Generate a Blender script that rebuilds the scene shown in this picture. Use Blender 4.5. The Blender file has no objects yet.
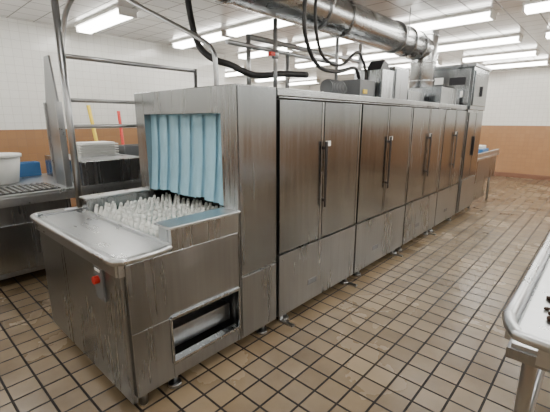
import bpy, bmesh, math, random
from mathutils import Vector, Matrix
random.seed(7)
D=bpy.data
def newmat(name):
    m=D.materials.new(name); m.use_nodes=True
    return m,m.node_tree,m.node_tree.nodes['Principled BSDF']
def plain(name,col,rough=.5,metal=0,spec=.5,emit=0,ecol=None,noise=0,nscale=8,trans=0):
    m,t,b=newmat(name)
    b.inputs['Base Color'].default_value=(*col,1); b.inputs['Roughness'].default_value=rough
    b.inputs['Metallic'].default_value=metal
    b.inputs['Specular IOR Level'].default_value=spec
    if emit:
        b.inputs['Emission Color'].default_value=(*(ecol or col),1); b.inputs['Emission Strength'].default_value=emit
    if noise:
        tc=t.nodes.new('ShaderNodeTexCoord'); n=t.nodes.new('ShaderNodeTexNoise'); n.inputs['Scale'].default_value=nscale
        n.inputs['Detail'].default_value=4
        t.links.new(tc.outputs['Object'],n.inputs['Vector'])
        r=t.nodes.new('ShaderNodeValToRGB')
        r.color_ramp.elements[0].position=.3; r.color_ramp.elements[1].position=.7
        r.color_ramp.elements[0].color=(*[c*(1-noise) for c in col],1); r.color_ramp.elements[1].color=(*[min(1,c*(1+noise)) for c in col],1)
        t.links.new(n.outputs['Fac'],r.inputs['Fac']); t.links.new(r.outputs['Color'],b.inputs['Base Color'])
    return m
def steel(name,col=(.46,.46,.455),r0=.2,r1=.32,streak=(40,40,1.5),smear=(2.2,2.2,.6),cvar=.06,warp=(2.4,2.4,.35),wd=.02,ws=.4):
    m,t,b=newmat(name); N=t.nodes; L=t.links
    b.inputs['Metallic'].default_value=1
    tc=N.new('ShaderNodeTexCoord')
    def noise(scale,detail):
        mp=N.new('ShaderNodeMapping'); mp.inputs['Scale'].default_value=scale; L.new(tc.outputs['Object'],mp.inputs['Vector'])
        n=N.new('ShaderNodeTexNoise'); n.inputs['Scale'].default_value=1; n.inputs['Detail'].default_value=detail; L.new(mp.outputs[0],n.inputs['Vector']); return n
    n1=noise(streak,1); n2=noise(smear,3); n3=noise(warp,0)
    a2=N.new('ShaderNodeMath'); a2.operation='MULTIPLY'; a2.inputs[1].default_value=.7; L.new(n2.outputs['Fac'],a2.inputs[0])
    a=N.new('ShaderNodeMath'); a.operation='MULTIPLY_ADD'; a.inputs[1].default_value=.3
    L.new(n1.outputs['Fac'],a.inputs[0]); L.new(a2.outputs[0],a.inputs[2])
    mr=N.new('ShaderNodeMapRange'); mr.inputs['From Min'].default_value=.3; mr.inputs['From Max'].default_value=.7
    mr.inputs['To Min'].default_value=r0; mr.inputs['To Max'].default_value=r1
    L.new(a.outputs[0],mr.inputs['Value']); L.new(mr.outputs[0],b.inputs['Roughness'])
    cr=N.new('ShaderNodeValToRGB'); cr.color_ramp.elements[0].position=.3; cr.color_ramp.elements[1].position=.7
    cr.color_ramp.elements[0].color=(*[c*(1-cvar) for c in col],1); cr.color_ramp.elements[1].color=(*[min(1,c*(1+cvar)) for c in col],1)
    L.new(a.outputs[0],cr.inputs['Fac']); L.new(cr.outputs['Color'],b.inputs['Base Color'])
    bp2=N.new('ShaderNodeBump'); bp2.inputs['Strength'].default_value=ws; bp2.inputs['Distance'].default_value=wd
    L.new(n3.outputs['Fac'],bp2.inputs['Height']); L.new(bp2.outputs[0],b.inputs['Normal'])
    return m
def tiles(name,axes,size,mort,c1,c2,cm,rough,lower=None,split=1.42,bumpd=.003,dirt=0):
    m,t,b=newmat(name); N=t.nodes; L=t.links
    tc=N.new('ShaderNodeTexCoord'); sp=N.new('ShaderNodeSeparateXYZ'); cb=N.new('ShaderNodeCombineXYZ')
    L.new(tc.outputs['Object'],sp.inputs[0])
    L.new(sp.outputs[axes[0]],cb.inputs['X']); L.new(sp.outputs[axes[1]],cb.inputs['Y'])
    def brick(c1,c2,cm):
        k=N.new('ShaderNodeTexBrick'); k.offset=0; k.squash=1
        k.inputs['Color1'].default_value=(*c1,1); k.inputs['Color2'].default_value=(*c2,1); k.inputs['Mortar'].default_value=(*cm,1)
        k.inputs['Scale'].default_value=1; k.inputs['Mortar Size'].default_value=mort; k.inputs['Mortar Smooth'].default_value=.15
        k.inputs['Brick Width'].default_value=size; k.inputs['Row Height'].default_value=size; k.inputs['Bias'].default_value=0
        L.new(cb.outputs[0],k.inputs['Vector']); return k
    k=brick(c1,c2,cm); out=k.outputs['Color']
    if lower:
        k2=brick(*lower)
        gt=N.new('ShaderNodeMath'); gt.operation='GREATER_THAN'; gt.inputs[1].default_value=split; L.new(sp.outputs['Z'],gt.inputs[0])
        mx=N.new('ShaderNodeMix'); mx.data_type='RGBA'; L.new(gt.outputs[0],mx.inputs['Factor']); L.new(k2.outputs['Color'],mx.inputs['A']); L.new(out,mx.inputs['B'])
        out=mx.outputs['Result']
    n=N.new('ShaderNodeTexNoise'); n.inputs['Scale'].default_value=1.3; n.inputs['Detail'].default_value=6; L.new(tc.outputs['Object'],n.inputs['Vector'])
    if dirt:
        r=N.new('ShaderNodeMapRange'); r.inputs['From Min'].default_value=.3; r.inputs['From Max'].default_value=.7; r.inputs['To Min'].default_value=1-dirt; r.inputs['To Max'].default_value=1+dirt*.4
        L.new(n.outputs['Fac'],r.inputs['Value'])
        mx=N.new('ShaderNodeVectorMath'); mx.operation='SCALE'; L.new(out,mx.inputs[0]); L.new(r.outputs[0],mx.inputs['Scale']); out=mx.outputs[0]
    L.new(out,b.inputs['Base Color'])
    rr=N.new('ShaderNodeMapRange'); rr.inputs['From Min'].default_value=.3; rr.inputs['From Max'].default_value=.7
    rr.inputs['To Min'].default_value=rough*.75; rr.inputs['To Max'].default_value=rough*1.3
    L.new(n.outputs['Fac'],rr.inputs['Value'])
    ad=N.new('ShaderNodeMath'); ad.operation='MULTIPLY_ADD'; ad.inputs[1].default_value=.4; L.new(k.outputs['Fac'],ad.inputs[0]); L.new(rr.outputs[0],ad.inputs[2])
    L.new(ad.outputs[0],b.inputs['Roughness'])
    inv=N.new('ShaderNodeMath'); inv.operation='SUBTRACT'; inv.inputs[0].default_value=1; L.new(k.outputs['Fac'],inv.inputs[1])
    bp=N.new('ShaderNodeBump'); bp.inputs['Strength'].default_value=.6; bp.inputs['Distance'].default_value=bumpd
    L.new(inv.outputs[0],bp.inputs['Height']); L.new(bp.outputs[0],b.inputs['Normal'])
    return m

S=steel('stainless_brushed',col=(.40,.42,.435),cvar=.1) 
SD=steel('stainless_door',col=(.275,.295,.31),r0=.15,r1=.3,wd=.03,cvar=.18)
SP=steel('stainless_panel',col=(.35,.365,.38),r0=.22,r1=.4,cvar=.16,smear=(3,3,1.2))
ST=steel('stainless_tabletop',col=(.56,.58,.60),r0=.24,r1=.38,streak=(4,40,40),smear=(5,5,5),warp=(2,2,2),wd=.008,cvar=.1)
DUCT=steel('galvanised_duct',col=(.38,.39,.395),r0=.2,r1=.32,streak=(20,3,20),wd=.01)
PIPE=plain('galvanised_pipe',(.42,.43,.44),.28,1)
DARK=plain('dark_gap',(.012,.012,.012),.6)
BLK=plain('black_rubber',(.010,.010,.011),.4)
HND=plain('dark_handle',(.04,.04,.045),.35,.6)
GREY=plain('grey_motor_paint',(.16,.17,.18),.4)
BLUE=plain('blue_vinyl',(.34,.62,.78),.35,noise=.09,nscale=5)
WHT=plain('white_plastic',(.82,.83,.80),.4,noise=.05)
TEAL=plain('teal_plastic',(.20,.40,.38),.45)
RED=plain('red_plastic',(.6,.03,.02),.4)
YEL=plain('yellow_plastic',(.85,.62,.04),.4)
GRN=plain('green_plastic',(.1,.4,.15),.4)
BLUEP=plain('blue_plastic',(.05,.18,.42),.4)
TAG=plain('label_white',(.9,.9,.88),.5)
FOOD=plain('brown_food_scraps',(.035,.018,.01),.8,spec=.2,noise=.5,nscale=40)
ENAM=plain('white_enamel',(.85,.85,.83),.35)
LAMP=plain('lamp_diffuser',(1,.99,.95),.5,emit=18,ecol=(1,.975,.915))
FLOOR=tiles('quarry_tile_floor',('X','Y'),.152,.0072,(.31,.235,.15),(.215,.16,.10),(.014,.009,.006),.24,dirt=.4)
BR=((.43,.245,.13),(.40,.225,.12),(.32,.18,.10))
WL=tiles('glazed_tile_wall_x',('Y','Z'),.108,.0022,(.90,.90,.86),(.87,.87,.83),(.66,.65,.61),.14,lower=BR)
WB=tiles('glazed_tile_wall_y',('X','Z'),.108,.0022,(.90,.90,.86),(.87,.87,.83),(.66,.65,.61),.14,lower=BR,split=1.40)
CEIL=tiles('ceiling_metal_tile',('X','Y'),.30,.008,(.84,.84,.83),(.77,.77,.76),(.16,.16,.15),.16,dirt=.06)

class B:
    def __init__(s,name): s.n=name; s.bm=bmesh.new(); s.m=[]
    def mi(s,m):
        if m not in s.m: s.m.append(m)
        return s.m.index(m)
    def box(s,a,b,m,rot=None,piv=None):
        i=s.mi(m); vs=[]
        for x in (a[0],b[0]):
            for y in (a[1],b[1]):
                for z in (a[2],b[2]): vs.append(Vector((x,y,z)))
        if rot:
            c=Vector(piv) if piv else (Vector(a)+Vector(b))/2
            vs=[c+rot@(v-c) for v in vs]
        v=[s.bm.verts.new(p) for p in vs]
        for q in ((0,1,3,2),(4,6,7,5),(0,4,5,1),(2,3,7,6),(0,2,6,4),(1,5,7,3)):
            f=s.bm.faces.new([v[k] for k in q]); f.material_index=i
        return s
    def ring(s,c,d,r,n,up=None):
        d=d.normalized(); u=up or (Vector((0,0,1)) if abs(d.z)<.9 else Vector((1,0,0)))
        a=d.cross(u).normalized(); b=d.cross(a)
        return [s.bm.verts.new(c+a*r*math.cos(2*math.pi*k/n)+b*r*math.sin(2*math.pi*k/n)) for k in range(n)]
    def bridge(s,r1,r2,i,sm=True):
        n=len(r1)
        for k in range(n):
            f=s.bm.faces.new((r1[k],r1[(k+1)%n],r2[(k+1)%n],r2[k])); f.material_index=i; f.smooth=sm
    def cyl(s,p0,p1,r,m,n=20,r2=None,cap=True):
        p0=Vector(p0);p1=Vector(p1);i=s.mi(m); d=p1-p0
        a=s.ring(p0,d,r,n); b=s.ring(p1,d,r if r2 is None else r2,n); s.bridge(a,b,i)
        if cap:
            for q in (a,b): f=s.bm.faces.new(q); f.material_index=i
        return s
    def tube(s,pts,r,m,n=12,sub=6):
        P=[Vector(p) for p in pts]; i=s.mi(m); Q=[]
        E=[P[0]*2-P[1]]+P+[P[-1]*2-P[-2]]
        for k in range(1,len(E)-2):
            for j in range(sub):
                t=j/sub; a,b,c,d=E[k-1],E[k],E[k+1],E[k+2]
                Q.append(.5*((2*b)+(c-a)*t+(2*a-5*b+4*c-d)*t*t+(3*b-a-3*c+d)*t**3))
        Q.append(P[-1]); rs=[]; nrm=None
        for k,p in enumerate(Q):
            d=(Q[min(k+1,len(Q)-1)]-Q[max(k-1,0)]).normalized()
            if nrm is None: nrm=d.cross(Vector((.3,.5,.8))).normalized()
            nrm=(nrm-d*nrm.dot(d)).normalized(); bb=d.cross(nrm)
            rs.append([s.bm.verts.new(p+nrm*r*math.cos(2*math.pi*q/n)+bb*r*math.sin(2*math.pi*q/n)) for q in range(n)])
        for k in range(len(rs)-1): s.bridge(rs[k],rs[k+1],i)
        for q in (rs[0],rs[-1]): f=s.bm.faces.new(q); f.material_index=i
        return s
    def prism(s,poly,ax,a,b,m):
        i=s.mi(m)
        def mk(p,c):
            if ax=='x': return (c,p[0],p[1])
            if ax=='y': return (p[0],c,p[1])
            return (p[0],p[1],c)
        A=[s.bm.verts.new(mk(p,a)) for p in poly]; C=[s.bm.verts.new(mk(p,b)) for p in poly]; n=len(poly)
        f=s.bm.faces.new(A); f.material_index=i; f=s.bm.faces.new(C); f.material_index=i
        for k in range(n):
            f=s.bm.faces.new((A[k],A[(k+1)%n],C[(k+1)%n],C[k])); f.material_index=i
        return s
    def done(s,bevel=0):
        bmesh.ops.recalc_face_normals(s.bm,faces=s.bm.faces)
        me=D.meshes.new(s.n); s.bm.to_mesh(me); s.bm.free()
        o=D.objects.new(s.n,me); bpy.context.scene.collection.objects.link(o)
        for m in s.m: me.materials.append(m)
        if bevel:
            md=o.modifiers.new('bevel','BEVEL'); md.width=bevel; md.segments=2; md.limit_method='ANGLE'; md.angle_limit=math.radians(50)
        return o
def parent(name,kids,loc=(0,0,0)):
    e=D.objects.new(name,None); bpy.context.scene.collection.objects.link(e); e.location=loc
    for k in kids:
        k.parent=e; k.matrix_parent_inverse=Matrix.Translation(-Vector(loc))
    return e
CH=2.85
# ------------- room
B('floor').box((-9,-3.5,-.1),(4,11.9,0),FLOOR).done()
B('ceiling').box((-9,-3.5,CH),(4,11.9,CH+.1),CEIL).done()
B('wall_left').box((-6.25,-3.5,0),(-6.1,5.2,CH),WL).done()
B('wall_alcove').box((-9,5.05,0),(-6.25,5.2,CH),WB).done()
B('wall_far_left').box((-9.15,5.2,0),(-9,11.9,CH),WL).done()
B('wall_back').box((-9.15,11.9,0),(4.15,12.05,CH),WB).done()
B('wall_right').box((4,-3.5,0),(4.15,11.9,CH),WL).done()
B('wall_front').box((-6.25,-3.65,0),(4.15,-3.5,CH),WB).done()
B('trim_1').box((-9,11.88,0),(4,11.9,.12),plain('cove_base',(.22,.11,.07),.4)).done()
# ------------- lights
for y in (-2.2,-.7,.8,2.35,3.9,5.4,7.2,8.9,10.5):
    for x in (-8.2,-5.15,-3.75,-1.95,-.32,1.6,3.0):
        if x<-7 and y<5.3: continue
        if y<0 and x in (-3.75,-.32,3.0): continue
        if x in(-1.95,) and y in (2.35,3.9): continue
        if x==-3.75 and y in (.8,2.35): continue
        b=B('fluorescent_ceiling_light')
        b.box((x-.66,y-.13,CH-.03),(x+.66,y+.13,CH),ENAM)
        b.box((x-.66,y-.11,CH-.095),(x-.64,y+.11,CH-.03),ENAM).box((x+.64,y-.11,CH-.095),(x+.66,y+.11,CH-.03),ENAM)
        b.prism([(y-.10,CH-.03),(y+.10,CH-.03),(y+.08,CH-.09),(y-.08,CH-.09)],'x',x-.64,x+.64,LAMP)
        b.done()
# ------------- dish machine
XF=-1.65; XB=-2.85; ZT=1.755; kids=[]
b=B('carcass')
b.box((XB,1.84,.10),(XF-.025,6.08,ZT-.02),DARK)
b.box((XB-.01,1.84,ZT-.05),(XF+.005,6.08,ZT),S)
kids.append(b.done(.004))
b=B('entry_hood')
b.box((XB,1.48,.98),(-2.72,1.84,ZT),S)
b.box((-1.78,1.48,.98),(XF,1.835,ZT),S)
b.box((-2.72,1.48,1.59),(-1.78,1.84,ZT),S)
b.box((XB,1.48,.10),(XF,1.835,.84),SP)
b.box((XF-.04,1.48,.84),(XF,1.835,.98),S); b.box((XB,1.48,.84),(XB+.04,1.84,.98),S)
b.box((-1.79,1.475,.98),(-1.775,1.50,1.59),S)
b.box((XF,1.49,.56),(XF+.008,1.825,ZT-.01),SD)
b.box((XF,1.49,.12),(XF+.008,1.825,.548),SP)
kids.append(b.done(.004))
cells=[(1.85,2.38,2.95),(2.95,3.5,4.07),(4.07,4.6,5.13),(5.13,5.6,6.07)]
b=B('doors'); h=B('door_handles'); lo=B('lower_panels')
for (y0,ym,y1) in cells:
    for a,c in ((y0+.013,ym-.006),(ym+.006,y1-.013)):
        b.box((XF-.022,a,.607),(XF+.006,c,1.68),SD)
        b.box((XF+.006,c-.03,.607),(XF+.010,c-.012,1.68),S)
    b.box((XF-.024,y0+.006,1.692),(XF+.004,y1-.006,ZT-.055),S)
    lo.box((XF-.022,y0+.012,.10),(XF+.004,y1-.012,.59),SP)
    lo.box((XF+.004,y0+.36,.24),(XF+.007,y0+.48,.285),GREY)
    for yy in (y0+.05,y1-.05):
        for zz in (.14,.55): lo.cyl((XF+.004,yy,zz),(XF+.008,yy,zz),.007,PIPE,n=8)
    h.prism([(ym-.024,1.39),(ym+.008,1.39),(ym+.004,.88),(ym-.008,.87),(ym-.014,.9)],'x',XF+.03,XF+.04,HND)
    for z in (.93,1.34): h.box((XF+.005,ym-.014,z-.012),(XF+.031,ym+.002,z+.012),HND)
    h.box((XF+.006,ym+.02,1.35),(XF+.010,ym+.09,1.39),TAG)
kids+= [b.done(.003),h.done(.002),lo.done(.003)]
b=B('load_section')
yN=.72
b.box((XB-.08,yN,.06),(XF-.03,yN+.03,.84),SP)
b.box((XB-.08,yN+.03,.10),(XB-.05,1.48,.9),SP)
ys=.74
b.box((XF-.03,ys,.48),(XF-.005,1.48,.86),SP)
b.box((XF-.03,ys,.10),(XF-.005,.965,.48),SP)
b.box((XF-.03,.965,.10),(XF-.005,1.48,.20),SP)
b.box((XF-.03,1.46,.2),(XF-.005,1.48,.48),S)
b.box((XF-.05,.965,.47),(XF+.01,1.47,.49),S); b.box((XF-.05,.965,.19),(XF+.008,1.47,.21),S)
b.box((XF-.05,.955,.2),(XF+.008,.97,.48),S); b.box((XF-.05,1.46,.2),(XF+.008,1.475,.48),S)
b.box((XF-.26,.96,.19),(XF-.24,1.48,.49),SP)
b.box((XF-.24,.97,.22),(XF-.10,1.47,.34),SP)
b.box((XB-.05,yN+.03,.10),(XF-.03,1.48,.12),DARK)
b.box((XF-.13,1.0,.86),(XF,1.48,.985),S); b.box((XF-.15,.985,.985),(XF+.012,1.49,1.0),ST)
b.box((XB-.0,1.0,.86),(XB+.11,1.48,.985),S); b.box((XB-.01,.985,.985),(XB+.12,1.49,1.0),ST)
b.box((XB+.1,.98,.80),(XF-.12,1.85,.845),DARK)
kids.append(b.done(.004))
b=B('load_table_top')
b.box((-2.93,.73,.865),(-1.67,1.0,.885),ST)
rim=[(-1.67,1.0,.885),(-1.645,.9,.885),(-1.645,.76,.885),(-1.66,.715,.885),(-1.71,.69,.885),(-2.0,.685,.885),(-2.6,.685,.885),(-2.88,.69,.885),(-2.95,.71,.885),(-2.97,.76,.885),(-2.97,.9,.885),(-2.95,1.0,.885)]
b.tube(rim,.02,ST,n=12,sub=5)
b.box((-2.93,.70,.80),(-1.68,.735,.88),ST); b.box((-1.70,.71,.80),(-1.665,1.0,.88),ST); b.box((-2.96,.71,.80),(-2.92,1.0,.88),ST)
b.box((-2.85,.99,.86),(-1.66,1.01,.905),ST)
kids.append(b.done(.006))
b=B('stop_switch_plate')
b.box((-1.97,.708,.60),(-1.87,.72,.79),GREY); b.cyl((-1.92,.71,.72),(-1.92,.68,.72),.022,RED); b.box((-1.95,.704,.765),(-1.89,.709,.78),TAG)
kids.append(b.done(.002))
b=B('conveyor_pegs')
y=1.03; row=0
while y<1.66:
    b.box((-2.72,y-.022,.855),(-1.80,y+.022,.872),TEAL)
    x=-2.70+(.03 if row%2 else 0)
    while x<-1.81:
        z0=.87; tilt=Matrix.Rotation(random.uniform(-.15,.15)-.2,3,'X')@Matrix.Rotation(random.uniform(-.2,.2),3,'Y')
        hh=random.uniform(.07,.095)
        p=Vector((x,y,z0)); d=tilt@Vector((0,0,hh))
        b.cyl(p,p+d*.75,.015,WHT,n=8,r2=.013); b.cyl(p+d*.75,p+d,.013,WHT,n=8,r2=.008)
        b.box((x-.024,y-.022,.868),(x+.024,y+.022,.885),TEAL if (row+int(x*50))%3 else WHT)
        x+=.06
    y+=.058; row+=1
kids.append(b.done())
b=B('strip_curtain')
n=13; W=(2.72-1.78)/n
for k in range(n):
    x0=-2.72+k*W; i=b.mi(BLUE); vs=[]
    segs=4; rows=8
    ph=random.uniform(-1,1)
    for r in range(rows+1):
        f=r/rows; z=1.61-f*(.60+.014*ph)
        line=[]
        for q in range(segs+1):
            g=q/segs; wv=math.sin(g*math.pi)*.009*(1 if k%2 else -1)
            line.append(b.bm.verts.new((x0-.014+g*(W+.028)+.006*f*ph,1.545+(.005 if k%2 else -.005)+wv*(.3+f)+.004*f*math.sin(k*1.7)-.04*f*f,z)))
        vs.append(line)
    for r in range(rows):
        for q in range(segs):
            f=b.bm.faces.new((vs[r][q],vs[r][q+1],vs[r+1][q+1],vs[r+1][q])); f.material_index=i; f.smooth=True
b.cyl((-2.73,1.55,1.61),(-1.77,1.55,1.61),.01,PIPE)
kids.append(b.done())
b=B('tunnel_shade_sheet')
b.box((-2.74,1.70,.85),(-1.76,1.72,1.62),DARK)  # near-black sheet across the tunnel, its colour stands in for the shade inside
kids.append(b.done())
b=B('adjustable_feet')
for yy in (1.0,1.75,2.0,2.9,3.15,4.0,4.15,5.0,5.2,6.0):
    for xx in (XF-.07,XB+.08):
        b.cyl((xx,yy,.02),(xx,yy,.12),.022,PIPE); b.cyl((xx,yy,0),(xx,yy,.02),.04,PIPE)
for xx in (XF-.07,XB+.02): b.cyl((xx,.8,.0),(xx,.8,.12),.022,PIPE)
for yy in (1.95,2.9,3.95,5.05):
    b.prism([(XF-.08,.0),(XF+.06,.0),(XF+.06,.012),(XF-.06,.012),(XF-.06,.11),(XF-.08,.11)],'y',yy,yy+.03,ST)
kids.append(b.done())
b=B('blower_tower')
b.box((XB+.05,6.1,.10),(-1.64,6.95,1.70),S)
b.box((-2.28,6.1,1.70),(-1.62,6.95,2.33),SD)
b.box((-2.30,6.09,2.31),(-1.60,6.97,2.35),SP)
b.box((-1.64,6.14,.66),(-1.625,6.50,1.66),SD); b.box((-1.64,6.52,.66),(-1.625,6.90,1.66),SD); b.box((-1.64,6.14,.12),(-1.625,6.90,.63),SP)
b.box((-1.62,6.16,1.76),(-1.605,6.88,2.26),SD); b.box((-1.605,6.5,1.9),(-1.58,6.53,2.05),HND); b.box((-1.625,6.47,1.0),(-1.60,6.49,1.3),HND)
b.box((-2.24,6.085,1.80),(-1.66,6.1,2.28),S)
b.box((-1.95,6.078,2.06),(-1.72,6.09,2.17),HND); b.box((-2.18,6.07,1.86),(-2.02,6.09,1.97),HND)
b.box((-1.92,6.075,1.88),(-1.74,6.09,1.97),TAG); b.box((-1.9,6.07,1.9),(-1.8,6.08,1.95),BLUEP)
b.box((-2.2,6.07,2.08),(-2.04,6.09,2.18),TAG); b.cyl((-2.1,6.05,2.02),(-2.1,6.09,2.02),.015,RED)
for yy in (6.2,6.85): b.cyl((-1.75,yy,0),(-1.75,yy,.12),.022,PIPE)
kids.append(b.done(.004))
b=B('unload_section')
b.box((XB+.1,6.95,.45),(-1.66,8.5,.86),SP); b.box((XB+.08,6.95,.86),(-1.63,8.55,.90),ST)
b.box((-1.68,6.95,.90),(-1.64,8.55,.98),ST)
b.box((-1.70,6.98,.12),(-1.67,7.9,.44),SP)
for yy in (7.1,8.4):
    for xx in (-1.72,-2.65): b.cyl((xx,yy,0),(xx,yy,.46),.025,PIPE)
kids.append(b.done(.004))
parent('conveyor_dishwasher',kids,(-2.2,3.5,0))
b=B('plate_stack')
for k in range(8): b.cyl((-1.86,7.3,.905+.02*k),(-1.86,7.3,.92+.02*k),.12,WHT,r2=.14)
b.done()
B('dish_rack').box((-2.1,7.6,.905),(-1.72,8.05,1.02),BLUEP).box((-2.06,7.64,1.02),(-1.76,8.01,1.08),WHT).done(.01)
# -------- equipment on top
b=B('exhaust_duct')
b.cyl((-2.2,-1.5,2.55),(-2.2,5.35,2.55),.175,DUCT,n=40)
for yy in (.4,1.9,3.4,4.95,5.3): b.cyl((-2.2,yy-.02,2.55),(-2.2,yy+.02,2.55),.187,DUCT,n=40)
b.cyl((-2.2,5.65,1.98),(-2.2,5.65,CH),.175,DUCT,n=36)
for zz in (2.1,2.35,2.72): b.cyl((-2.2,5.65,zz-.012),(-2.2,5.65,zz+.012),.182,DUCT,n=36)
b.cyl((-2.2,5.3,2.55),(-2.2,5.65,2.55),.16,DUCT,n=36)
b.box((-2.5,5.2,ZT+.001),(-1.75,6.0,1.98),S)
for yy in (1.2,3.0,4.6):
    for xx in (-2.4,-2.0): b.cyl((xx,yy,2.55),(xx,yy,CH),.006,PIPE,n=8)
    b.cyl((-2.2,yy-.015,2.55),(-2.2,yy+.015,2.55),.192,PIPE,n=32)
b.done(.003)
b=B('junction_box')
b.box((-2.1,3.25,ZT+.001),(-1.85,3.55,1.93),GREY); b.box((-2.05,3.6,ZT+.001),(-1.8,3.85,2.05),S); b.box((-1.85,3.3,1.80),(-1.84,3.38,1.84),YEL)
b.prism([(3.62,2.05),(3.84,2.05),(3.80,2.12),(3.70,2.15)],'x',-2.0,-1.84,HND)
b.done(.005)
b=B('pump_motor')
b.cyl((-2.0,2.9,1.84),(-2.0,3.14,1.84),.07,GREY,n=24); b.cyl((-2.0,3.14,1.84),(-2.0,3.2,1.84),.04,PIPE); b.box((-2.06,2.93,ZT+.001),(-1.94,3.1,1.79),GREY)
for k in range(8): b.cyl((-2.0,2.92+k*.025,1.84),(-2.0,2.93+k*.025,1.84),.076,GREY,n=24)
b.done(.002)
b=B('control_cabinet')
b.box((-2.35,3.98,ZT+.001),(-1.85,4.35,2.12),S); b.box((-1.85,4.0,1.78),(-1.838,4.32,2.09),SP); b.box((-2.0,3.97,1.9),(-1.9,3.98,2.0),TAG)
b.done(.004)
b=B('vent_box'); b.box((-2.4,4.5,ZT+.001),(-1.9,5.0,1.90),S); b.box((-2.35,4.49,1.78),(-1.95,4.5,1.88),HND); b.done(.004)
b=B('steam_pipe')
b.cyl((-2.2,2.43,ZT+.001),(-2.2,2.43,2.36),.018,PIPE); b.cyl((-2.2,2.43,ZT+.001),(-2.2,2.43,1.79),.04,PIPE)
b.cyl((-2.2,2.43,2.05),(-2.2,2.43,2.12),.03,PIPE); b.box((-2.22,2.36,2.07),(-2.18,2.43,2.1),RED); b.done()
b=B('water_pipe'); b.cyl((-2.55,3.9,ZT+.001),(-2.55,3.9,CH),.02,PIPE); b.cyl((-2.55,2.2,2.2),(-2.55,3.9,2.2),.02,PIPE); b.cyl((-2.55,3.0,ZT+.001),(-2.55,3.0,2.22),.02,PIPE)
b.cyl((-2.7,4.7,ZT+.001),(-2.7,4.7,CH),.03,PIPE); b.cyl((-2.7,2.6,2.32),(-2.7,4.7,2.32),.025,PIPE); b.cyl((-2.7,2.6,ZT+.001),(-2.7,2.6,2.34),.022,PIPE); b.done()
B('electrical_conduit').tube([(-2.4,1.95,ZT+.004),(-2.4,1.95,1.95),(-2.43,1.95,2.08),(-2.6,1.94,2.2),(-3.1,1.92,2.43),(-3.57,1.9,2.65),(-3.9,1.9,CH)],.02,PIPE).done()
B('rubber_hose').tube([(-2.80,2.0,CH),(-2.79,2.0,2.5),(-2.70,2.0,2.2),(-2.58,2.0,2.08),(-2.48,2.04,2.02),(-2.40,2.1,1.99),(-2.32,2.3,1.92),(-2.25,2.6,1.95),(-2.2,2.87,1.96)],.027,BLK).done()
B('power_cable').tube([(-1.95,2.55,CH),(-1.95,2.5,2.45),(-1.95,2.52,2.2),(-1.95,2.7,2.0),(-1.95,3.0,1.98),(-1.95,3.3,2.04),(-1.95,3.4,1.95)],.017,BLK).done()
B('power_cable').tube([(-1.98,2.75,CH),(-1.98,2.68,2.4),(-1.98,2.8,2.1),(-1.98,3.1,2.05),(-1.98,3.4,2.2),(-1.98,3.57,2.05),(-1.98,3.58,1.95)],.014,BLK).done()
# -------- post and rails
b=B('utility_post')
X=-3.15
b.cyl((X,1.09,0),(X,1.09,CH),.026,PIPE); b.cyl((X,1.09,0),(X,1.09,.015),.07,PIPE)
b.cyl((X,1.09,2.02),(X,2.3,2.02),.018,PIPE); b.cyl((X,2.3,0),(X,2.3,2.04),.02,PIPE)
b.cyl((X,1.09,1.70),(X,2.3,1.70),.015,PIPE); b.cyl((X,1.09,1.5),(X,2.3,1.5),.015,PIPE)
b.tube([(X,1.09,2.0),(X+.01,1.12,2.2),(X+.08,1.15,2.36),(X+.25,1.2,2.47),(X+.45,1.3,2.55),(X+.6,1.35,2.7),(X+.62,1.36,CH)],.02,PIPE)
b.done()
# -------- soiled dish counter
b=B('dish_table')
b.box((-5.2,-1.2,.86),(-3.85,3.6,.90),ST); b.box((-3.87,-1.2,.80),(-3.845,3.6,.88),ST)
b.box((-5.15,-1.1,.10),(-3.95,.45,.80),SP); b.box((-3.95,-1.1,.15),(-3.93,-.35,.78),S); b.box((-3.95,-.33,.15),(-3.93,.42,.78),S)
b.box((-5.15,.5,.10),(-4.0,1.3,.80),SP); b.box((-4.0,.55,.15),(-3.985,1.25,.6),S)
b.box((-3.98,1.4,.9),(-3.87,3.5,1.14),S); b.box((-5.0,1.4,.9),(-4.9,3.5,1.14),S); b.box((-4.9,1.4,.9),(-3.98,1.45,1.14),S); b.box((-4.9,3.45,.9),(-3.98,3.5,1.14),S)
b.box((-4.95,1.42,1.125),(-3.95,2.1,1.14),ST)
for yy in (1.5,2.5,3.5):
    for xx in (-3.95,-5.1): b.cyl((xx,yy,0),(xx,yy,.86),.025,PIPE)
b.box((-4.35,-.6,.90),(-3.92,1.2,.908),DARK)
for k in range(36): b.box((-4.35,-.6+k*.05,.908),(-3.92,-.575+k*.05,.916),S)
b.prism([(-4.26,.9),(-4.26,1.72),(-4.14,2.14),(-4.02,2.14),(-3.93,1.72),(-3.93,.9)],'y',1.27,1.29,SP)
b.box((-3.94,1.25,.9),(-3.92,1.31,1.72),ST); b.box((-4.27,1.25,.9),(-4.25,1.31,1.72),ST)
b.done(.003)
b=B('plastic_bucket'); b.cyl((-4.75,.85,.902),(-4.75,.85,1.17),.2,WHT,n=32,r2=.24); b.cyl((-4.75,.85,1.17),(-4.75,.85,1.2),.255,WHT,n=32); b.done()
b=B('tray_stack')
for k in range(5): b.box((-4.8,1.62,1.142+k*.03),(-4.45,2.06,1.157+k*.03),WHT); b.box((-4.77,1.65,1.157+k*.03),(-4.48,2.03,1.172+k*.03),TAG)
b.done(.004)
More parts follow.
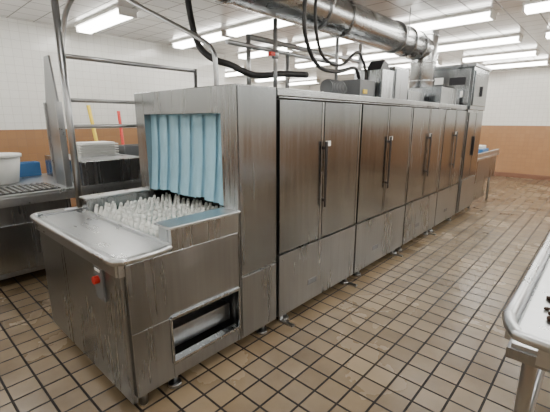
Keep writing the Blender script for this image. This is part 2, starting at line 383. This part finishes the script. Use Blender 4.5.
for yy,xx,x2,m,w,hh,z0 in [(1.0,-5.19,-5.02,BLUEP,.35,.16,.902),(2.15,-4.8,-4.5,GREY,.35,.33,.902),(2.6,-4.8,-4.5,BLUEP,.3,.3,.902)]:
    b=B('storage_bin')
    b.box((xx,yy,z0),(x2,yy+w,z0+.02),m)
    b.box((xx,yy,z0+.02),(xx+.02,yy+w,z0+hh),m); b.box((x2-.02,yy,z0+.02),(x2,yy+w,z0+hh),m); b.box((xx+.02,yy,z0+.02),(x2-.02,yy+.02,z0+hh),m); b.box((xx+.02,yy+w-.02,z0+.02),(x2-.02,yy+w,z0+hh),m); b.done(.004)
b=B('mop'); b.cyl((-5.35,2.3,.12),(-5.5,2.17,1.75),.024,YEL); b.cyl((-5.35,2.3,0),(-5.35,2.3,.14),.08,WHT); b.done()
b=B('broom'); b.cyl((-5.4,2.62,.12),(-5.45,2.57,1.68),.022,RED); b.box((-5.44,2.45,0),(-5.36,2.8,.13),GRN); b.done()
# -------- right foreground table
b=B('scrap_table')
x0,x1,y0,y1=-.165,.72,1.24,3.6
b.box((x0+.03,y0+.03,.845),(x1-.03,y1-.03,.86),ST)
r=[(x0,y0+.12),(x0+.03,y0+.035),(x0+.12,y0),(x1-.12,y0),(x1-.03,y0+.035),(x1,y0+.12),(x1,y1-.1),(x1-.1,y1),(x0+.1,y1),(x0,y1-.1),(x0,y1-.4),(x0,y0+.6),(x0,y0+.12)]
b.tube([(p[0],p[1],.905) for p in r],.02,ST,sub=5)
b.box((x0+.0,y0+.1,.83),(x0+.02,y1-.1,.905),ST); b.box((x0+.1,y0,.83),(x1-.1,y0+.02,.905),ST); b.box((x1-.02,y0+.1,.83),(x1,y1-.1,.905),ST); b.box((x0+.1,y1-.02,.83),(x1-.1,y1,.905),ST)
b.box((x0+.02,y0+.02,.81),(x1-.02,y1-.02,.845),SP)
for xx in (x0+.08,x1-.1):
    for yy in (y0+.12,y1-.15): b.cyl((xx,yy,.03),(xx,yy,.81),.022,PIPE); b.cyl((xx,yy,0),(xx,yy,.04),.03,BLK)
    b.cyl((xx,y0+.15,.25),(xx,y1-.15,.25),.015,PIPE)
b.done(.004)
b=B('food_scraps')
for k in range(60):
    cx=random.uniform(-.08,.3); cy=random.uniform(1.40,1.8); r=random.uniform(.006,.014)
    b.box((cx-r,cy-r*.8,.861),(cx+r,cy+r*.8,.861+r),FOOD,rot=Matrix.Rotation(random.uniform(0,3),3,'Z'))
b.done(.003)
# -------- world + camera
w=D.worlds.new('World'); bpy.context.scene.world=w; w.use_nodes=True
w.node_tree.nodes['Background'].inputs[0].default_value=(1,.97,.9,1); w.node_tree.nodes['Background'].inputs[1].default_value=.3
cam=D.cameras.new('Camera'); co=D.objects.new('Camera',cam); bpy.context.scene.collection.objects.link(co)
cam.sensor_width=36; cam.lens=365/550*36; cam.clip_start=.02
a=math.atan2(340,375); p=math.atan(86/365)
co.location=(0,0,1.55)
f=Vector((-math.sin(a)*math.cos(p),math.cos(a)*math.cos(p),-math.sin(p)))
co.rotation_euler=f.to_track_quat('-Z','Y').to_euler()
bpy.context.scene.camera=co
